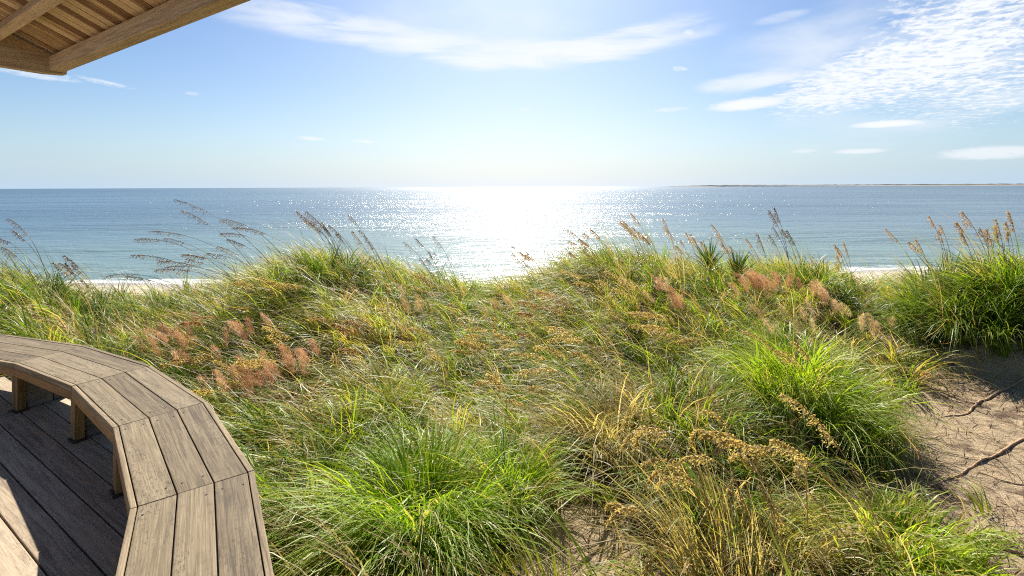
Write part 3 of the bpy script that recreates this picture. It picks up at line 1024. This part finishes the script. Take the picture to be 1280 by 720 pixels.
def seed_head(path, frac, spread, dens, size, wind, droopy=.9, tint=(.2, .9)):
    """drooping panicle: side branches set with flat spikelets along the top of the stalk"""
    n = len(path)
    i0 = int(n * (1 - frac))
    parts = []
    seg = path[i0:]
    cum = np.concatenate([[0], np.cumsum(np.linalg.norm(np.diff(seg, axis=0), axis=1))])
    Lh = cum[-1]
    for b in range(int(dens)):
        u = (b + rng.uniform(0, 1)) / dens
        p = np.array([np.interp(u * Lh, cum, seg[:, k]) for k in range(3)])
        env = math.sin(math.pi * min(1, .18 + .82 * u) ** .8) ** .7
        bl = spread * (.45 + .75 * env) * rng.uniform(.6, 1.1)
        aa = rng.uniform(0, 6.28)
        d0 = np.array([math.cos(aa) * .55 + wind[0], math.sin(aa) * .55 + wind[1], .35])
        tan = seg[min(len(seg) - 1, int(u * (len(seg) - 1)) + 1)] - seg[int(u * (len(seg) - 1))]
        tan = tan / (np.linalg.norm(tan) + 1e-9)
        d0 = d0 + tan * .9
        d0 /= np.linalg.norm(d0)
        m = 5
        for k in range(1, m + 1):
            t = k / m
            c = p + bl * t * d0 + np.array([0, 0, -droopy * bl * t * t])
            for _ in range(2):
                cc = c + rng.normal(0, size * .35, 3)
                ax = d0 + np.array([0, 0, -1.2 * droopy * t]) + rng.normal(0, .25, 3)
                ax /= np.linalg.norm(ax)
                sd = np.cross(ax, rng.normal(0, 1, 3))
                sd /= np.linalg.norm(sd) + 1e-9
                nn = np.cross(ax, sd)
                l, w = size * rng.uniform(.75, 1.25), size * .27 * rng.uniform(.8, 1.2)
                V = np.array([cc - ax * l * .5, cc + sd * w + nn * w * .35 - ax * l * .1, cc + ax * l * .55, cc - sd * w + nn * w * .35 - ax * l * .1])
                parts.append((V, np.array([[0, 1, 2, 3]]), const_attr(V, rng.uniform(*tint), .4, rng.uniform(0, 1))))
    V, F = tube(seg, np.full(len(seg), .0012), 4)
    parts.append((V, F, const_attr(V, rng.uniform(*tint))))
    return merge(parts)


def sea_oat(px, n, H, lean, tilt, droop, spread, mats, label, group, rad=.12, frac=.26, size=.016, dens=26, at=None, leaves=14, headspread=.06, thick=.0024, pw=2.2):
    """one sea oat plant: stalks (each with its seed head) and a few basal leaves"""
    c = hit(*px) if at is None else np.array([at[0], at[1], float(ground(*at))])
    c[2] = float(ground(c[0], c[1]))
    root = tag(empty('sea_oat_plant', c), label, 'sea oats', group)
    for i in range(n):
        a = math.atan2(lean[1], lean[0]) + rng.normal(0, spread)
        dv = np.array([math.cos(a), math.sin(a)])
        b = np.array([rng.normal(0, rad), rng.normal(0, rad), 0])
        b[2] = float(ground(c[0] + b[0], c[1] + b[1])) - c[2] - .02
        h = H * rng.uniform(.68, 1.12)
        P = stalk_path(h, dv, max(.02, tilt + rng.normal(0, .08)), droop * rng.uniform(.75, 1.2), 18, pw) + b
        rr = thick * np.linspace(1, .45, len(P))
        V, F = tube(P, rr, 5)
        s = link('stalk', np_mesh('stalk', V, F, const_attr(V, rng.uniform(.1, 1)), True), M[mats[0]], root)
        k = rng.uniform(.55, 1.1)
        V, F, A = seed_head(P, frac * (.45 + .55 * k) * rng.uniform(.8, 1.15), headspread * rng.uniform(.6, 1.2), dens * k, size * rng.uniform(.85, 1.1), dv * .6)
        link('seed_head', np_mesh('seed_head', V, F, A), M[mats[1]], s)
    if leaves:
        m = leaves
        a = rng.uniform(0, 6.28, m)
        B = np.stack([rng.normal(0, rad * .8, m), rng.normal(0, rad * .8, m), np.full(m, -.02)], 1)
        V, F, A = blades(B, np.where(rng.uniform(0, 1, m) < .6, math.atan2(lean[1], lean[0]) + rng.normal(0, .8, m), a), H * rng.uniform(.35, .65, m), rng.uniform(.1, .5, m), rng.uniform(.8, 2.0, m),
                         .007, rng.uniform(.3, .8, m))
        link('leaf', np_mesh('leaf', V, F, A), M['grass'], root)
    return root


W = (-1, -.12)       # the wind blows from the right


def build_oats():
    D = ('dark_stalk', 'dark_head')
    Bm = ('stalk', 'brown_head')
    G = ('stalk', 'gold_head')
    g1 = 'sea oats bending over the water on the crest'
    # base points on the crest; tall stalks leaning left in front of the water
    rows = [
        ((60, 385), 3, 1.35, .35, .9, D, 'dark sea oats behind the far end of the bench, cut by the picture edge'),
        ((125, 390), 5, 1.25, .40, .5, D, 'thin nearly bare sea oats over the blue water behind the bench'),
        ((345, 385), 5, 1.95, .85, .75, D, 'windblown sea oats reaching farthest left over the water with dark tassels'),
        ((365, 365), 4, 1.85, .72, .85, D, 'windblown sea oats bowing high over the water left of the dark crest tussock'),
        ((350, 375), 4, 1.6, .80, .6, D, 'low slanting sea oats just above the strip of beach'),
        ((430, 340), 4, 1.35, .35, .55, D, 'short dark sea oats rising from the top of the dark crest tussock'),
        ((475, 345), 4, 1.3, .35, .5, D, 'sparse sea oats at the right shoulder of the dark crest tussock'),
        ((565, 362), 5, 1.25, .28, .45, D, 'faint sea oats against the glitter in the dip of the crest'),
        ((680, 360), 5, 1.25, .40, .5, Bm, 'brown sea oats beside the low dark tussock, against the glitter'),
        ((760, 345), 6, 1.25, .5, .6, Bm, 'leaning brown sea oats on the tussock under the brightest glitter'),
        ((830, 345), 7, 1.5, .32, .55, Bm, 'bushy brown sea oats left of the spiky palmetto on the crest'),
        ((872, 350), 6, 1.45, .25, .5, Bm, 'thick brown sea oat heads directly beside the spiky palmetto'),
        ((930, 346), 4, 1.5, .25, .4, Bm, 'slim brown sea oats rising behind the spiky palmetto'),
        ((995, 352), 5, 1.5, .18, .4, D, 'wispy sea oats on the fresh rounded tussock by the beach gap'),
        ((1060, 370), 3, 1.2, .2, .4, Bm, 'pale wispy sea oats standing in the gap to the beach'),
        ((1190, 350), 5, 1.25, .25, .45, Bm, 'leaning sea oats on the left of the mound beyond the sandy path'),
        ((1228, 345), 3, 1.1, .1, .3, Bm, 'upright brown sea oats in the middle of the mound beyond the path'),
        ((1272, 345), 3, 1.05, .06, .2, Bm, 'upright sea oats on the mound at the very edge of the picture'),
    ]
    for p, n, H, tilt, droop, mats, label in rows:
        sea_oat(p, n + 2, H * (1.05 if p[0] < 650 else .86), W, tilt, droop, .16 if p[0] < 400 else .27, mats, label, g1, .18, .27, .0155, 30, leaves=26, headspread=.085, thick=.0045)
    g2 = 'sea oats lying in the grass of the slope'
    mid = [
        ((330, 412), 3, .75, 1.0, .75, Bm, 'dark brown heavy seed heads lying in the grass behind the bench bend'),
        ((400, 385), 5, .70, .7, .9, G, 'orange seed heads on the near side of the dark crest tussock'),
        ((470, 378), 4, .65, .8, .8, G, 'small orange seed heads below the right shoulder of the dark crest tussock'),
        ((580, 395), 5, .7, .6, .9, G, 'orange brown seed heads just below the dip of the crest'),
        ((545, 440), 4, .75, .7, .8, G, 'tan seed heads in the upper middle of the grass slope'),
        ((640, 470), 7, .80, .65, 1.2, G, 'dense drooping mass of orange seed heads in the middle of the slope'),
        ((700, 425), 5, .75, .6, 1.0, Bm, 'brown seed heads in the pale grass right of the slope centre'),
        ((790, 390), 5, .7, .6, .9, G, 'golden seed heads below the tussock under the brightest glitter'),
        ((880, 440), 6, .85, .85, .9, G, 'long arching golden seed heads lying left over the slope below the pink plumes'),
        ((770, 470), 5, .8, .8, .8, G, 'tan arching seed stalks above the rusty straw tussock'),
        ((390, 500), 4, .7, .7, .9, G, 'ochre seed heads among the pink grass beside the bench'),
        ((270, 475), 4, .6, .8, .8, G, 'ochre seed heads close behind the outer edge of the bench'),
        ((680, 540), 3, .75, .5, .9, G, 'straw seed stalks left of the dark hollow on the slope'),
        ((480, 440), 4, .7, .7, .8, Bm, 'pale brown seed heads left of the slope centre'),
    ]
    for p, n, H, tilt, droop, mats, label in mid:
        sea_oat(p, int(n * 1.5), H * 1.3, (-1, -.35), tilt, droop, .35, mats, label, g2, .24, .42, .018, 40, leaves=0, headspread=.065, thick=.0032, pw=1.8)
    g3 = 'golden sea oats in the foreground'
    near = [
        ((905, 725), 8, 1.12, (-.9, -.1), .08, 2.9, .9, 'tallest golden sea oats with curled heavy heads at the bottom centre right'),
        ((835, 765), 4, .9, (-.8, -.3), .22, 2.7, .5, 'low golden sea oats hanging over the small sandy patch'),
        ((965, 705), 6, .95, (-.9, .2), .12, 2.6, .8, 'golden sea oats arching behind the tallest ones, over the thin yellow grass'),
        ((1120, 720), 4, 1.3, (-.95, .3), .60, .9, .3, 'long bent straw sea oats crossing the thin grass below the sandy path'),
        ((1040, 545), 4, 1.0, (-.9, .3), .4, 1.0, .4, 'pale sea oats drooping on the shaggy lime green mound'),
    ]
    for p, n, H, ln, tilt, droop, sp, label in near:
        sea_oat(p, n, H, ln, tilt, droop, sp, G, label, g3, .13, .30, .0145, 44, leaves=10, headspread=.06, thick=.0044, pw=4.0)


build_oats()


def plume_plant(px, n, H, mat, label, group, lean=(-.6, -.1), rad=.16, pl=.17, pw=.05, hairs=420):
    c = hit(*px)
    root = tag(empty('plume_grass', c), label, 'plume grass', group)
    pm = rng.uniform(.3, .75)
    for i in range(n):
        a = math.atan2(lean[1], lean[0]) + rng.normal(0, .7)
        dv = (math.cos(a), math.sin(a))
        x, y = rng.normal(0, rad, 2)
        b = np.array([x, y, float(ground(c[0] + x, c[1] + y)) - c[2] - .02])
        P = stalk_path(H * rng.uniform(.75, 1.15), dv, rng.uniform(.08, .4), rng.uniform(.2, .8)) + b
        V, F = tube(P, .0016 * np.linspace(1, .5, len(P)), 4)
        s = link('stalk', np_mesh('stalk', V, F, const_attr(V, rng.uniform(.3, 1)), True), M['stalk'], root)
        i0 = int(len(P) * .58)
        seg = P[i0:]
        u = rng.uniform(0, 1, hairs)
        idx = u * (len(seg) - 1)
        B = np.stack([np.interp(idx, np.arange(len(seg)), seg[:, k]) for k in range(3)], 1)
        env = np.sin(np.pi * np.clip(.1 + .85 * u, 0, 1)) ** .7
        B += rng.normal(0, pw * .42, (hairs, 3)) * env[:, None]
        V, F, A = blades(B, rng.uniform(0, 6.28, hairs), rng.uniform(.02, .05, hairs), rng.uniform(.1, 1.3, hairs), rng.uniform(0, 1, hairs), rng.uniform(.0014, .003, hairs), np.clip(rng.normal(pm + .35 * rng.normal(), .22, hairs), 0, 1), (-.2, 0), 2)
        link('plume', np_mesh('plume', V, F, A), M[mat], s)
    return root


def build_plumes():
    g = 'pink plume grass on the dune'
    for p, n, H, mat, label in (
        ((955, 386), 24, .58, 'pink_plume', 'largest and brightest pink plume grass, below the spiky palmetto'),
        ((850, 406), 13, .52, 'pink_plume', 'smaller salmon pink plume grass left of the brightest pink clump'),
        ((1035, 404), 10, .55, 'pink_plume', 'short pink plume grass in the pale grass under the fresh rounded tussock'),
        ((235, 460), 14, .52, 'pink_plume', 'dusty pink plume grass right behind the bend of the bench'),
        ((295, 460), 11, .52, 'pink_plume', 'dusty pink plume grass one step out from the bend of the bench'),
        ((310, 520), 15, .5, 'pink_plume', 'reddish pink plume grass touching the outer edge of the bench'),
        ((365, 505), 12, .5, 'pink_plume', 'faded pink plume grass beside the light green tussock near the bench'),
        ((1000, 440), 9, .5, 'pale_plume', 'buff plume grass on the back of the shaggy lime green mound'),
        ((1085, 432), 8, .5, 'pale_plume', 'cream plume grass between the lime green mound and the path'),
        ((520, 400), 9, .45, 'pale_plume', 'pale buff plume grass in the upper left of the slope'),
        ((640, 400), 8, .45, 'pale_plume', 'pale buff plume grass below the dip of the crest'),
    ):
        plume_plant(p, n, H, mat, label, g)


build_plumes()


def rosette(px, n, L, w, label, name='palmetto_plant', mat='yucca', up=.25, rad=.05, cat='palmetto', at_h=0.0):
    c = hit(*px)
    root = tag(empty(name, c), label, cat, 'spiky plants on the crest')
    a = np.arange(n) * 2.39996 + rng.normal(0, .15, n)
    k = np.linspace(0, 1, n)
    B = np.stack([np.cos(a) * rad, np.sin(a) * rad, .02 + at_h * (1 - k * .5)], 1)
    V, F, A = blades(B, a, L * rng.uniform(.5, 1.12, n), up + .9 * k + rng.normal(0, .12, n), rng.uniform(-.1, .6, n), w, rng.uniform(0, 1, n), (-.02, 0), 4)
    link('leaf', np_mesh('leaf', V, F, A), M[mat], root)
    P = np.array([[0, 0, -.05], [.01, 0, at_h * .5], [0, .01, at_h + .05]])
    V, F = tube(P, np.array([.05, .045, .03]), 8)
    link('stem', np_mesh('stem', V, F, const_attr(V, .5), True), M['thatch'], root)


def build_rosettes():
    rosette((886, 356), 60, .40, .036, 'spiky dark green palmetto on the crest, the left and larger of two', at_h=.46)
    rosette((922, 356), 46, .36, .048, 'spiky green palmetto on the crest, the right and smaller of two', at_h=.42)
    rosette((1160, 372), 26, .55, .026, 'upright dark yucca at the left foot of the mound beyond the path', 'yucca_plant', 'yucca', .05, .06, 'yucca', .16)
    rosette((1185, 350), 22, .50, .024, 'dark yucca with few upright spikes on top of the mound beyond the path', 'yucca_plant', 'yucca', .05, .06, 'yucca', .2)


build_rosettes()


def shrub(px, rad, h, n, mat, leafw, label, name, cat, twig=True):
    c = hit(*px)
    root = tag(empty(name, c), label, cat)
    P, parts = [], []
    for i in range(n):
        a = rng.uniform(0, 6.28)
        d = np.array([math.cos(a), math.sin(a)])
        st = stalk_path(h * rng.uniform(.5, 1.1), d, rng.uniform(.1, .8), rng.uniform(0, .6), 6)
        x, y = rng.normal(0, rad * .5, 2)
        st = st + np.array([x, y, float(ground(c[0] + x, c[1] + y)) - c[2] - .01])
        V, F = tube(st, .002 * np.linspace(1, .5, len(st)), 4)
        P.append((V, F, const_attr(V, rng.uniform(0, .6))))
        m = 16
        t = rng.uniform(.25, 1, m) * (len(st) - 1)
        B = np.stack([np.interp(t, np.arange(len(st)), st[:, k]) for k in range(3)], 1)
        V, F, A = blades(B, rng.uniform(0, 6.28, m), leafw * rng.uniform(1.6, 3, m), rng.uniform(.4, 1.4, m), rng.uniform(0, .6, m), leafw * rng.uniform(.7, 1.2, m), rng.uniform(0, 1, m), (0, 0), 3)
        parts.append((V, F, A))
    V, F, A = merge(parts + P)
    nf = sum(len(p[1]) for p in parts)
    link('foliage', np_mesh('foliage', V, F, A, False, (np.arange(len(F)) >= nf).astype(int)), [M[mat], M['thatch']], root)


def build_shrubs():
    shrub((1090, 398), .42, .32, 90, 'scrub', .012, 'grey leaved low scrub in the gap leading to the beach', 'scrub_plant', 'scrub')
    shrub((1135, 408), .30, .26, 50, 'scrub', .012, 'dry grey scrub at the left foot of the dark drooping tussock', 'scrub_plant', 'scrub')
    shrub((318, 560), .26, .40, 90, 'herb', .013, 'small leaved yellow green herb growing beside the bench', 'leafy_herb', 'herb')


build_shrubs()


def vine(pts, r, label):
    G = np.array([hit(*p) for p in pts])
    u = np.linspace(0, len(G) - 1, 14 * len(G))
    # smooth the surveyed line
    P = np.stack([np.interp(u, np.arange(len(G)), G[:, k]) for k in range(3)], 1)
    for _ in range(25):
        P[1:-1] = (P[:-2] + 2 * P[1:-1] + P[2:]) / 4
    P[:, :2] += .012 * np.sin(np.arange(len(P))[:, None] * np.array([[.31, .23]]) + rng.uniform(0, 6, 2))
    P[:, 2] = ground(P[:, 0], P[:, 1]) + r * .25 + np.sin(u * .9) * r * .7
    V, F = tube(P, r * np.linspace(1.1, .55, len(P)) * (1 + rng.normal(0, .07, len(P))), 7)
    tag(link('dead_vine', np_mesh('dead_vine', V, F, None, True), M['vine']), label, 'vine', 'dead vines on the sand')


def build_vines():
    vine([(1310, 466), (1270, 478), (1235, 498), (1212, 516), (1185, 522), (1150, 524), (1120, 530)], .0115, 'thick brown dead vine curving across the upper part of the sandy path')
    vine([(1320, 538), (1280, 550), (1240, 570), (1205, 592), (1180, 600), (1150, 618)], .010, 'straight brown dead vine slanting across the middle of the sandy path')
    vine([(1330, 600), (1275, 608), (1250, 600), (1225, 592)], .006, 'thin dark dead vine on the sand below the straight one')
    vine([(1300, 700), (1250, 690), (1215, 672), (1180, 660), (1130, 650)], .010, 'dead vine half hidden in thin grass at the lower end of the sandy path')
    vine([(1228, 440), (1222, 462), (1210, 478)], .008, 'short dead vine hanging down from the dark drooping tussock')


build_vines()
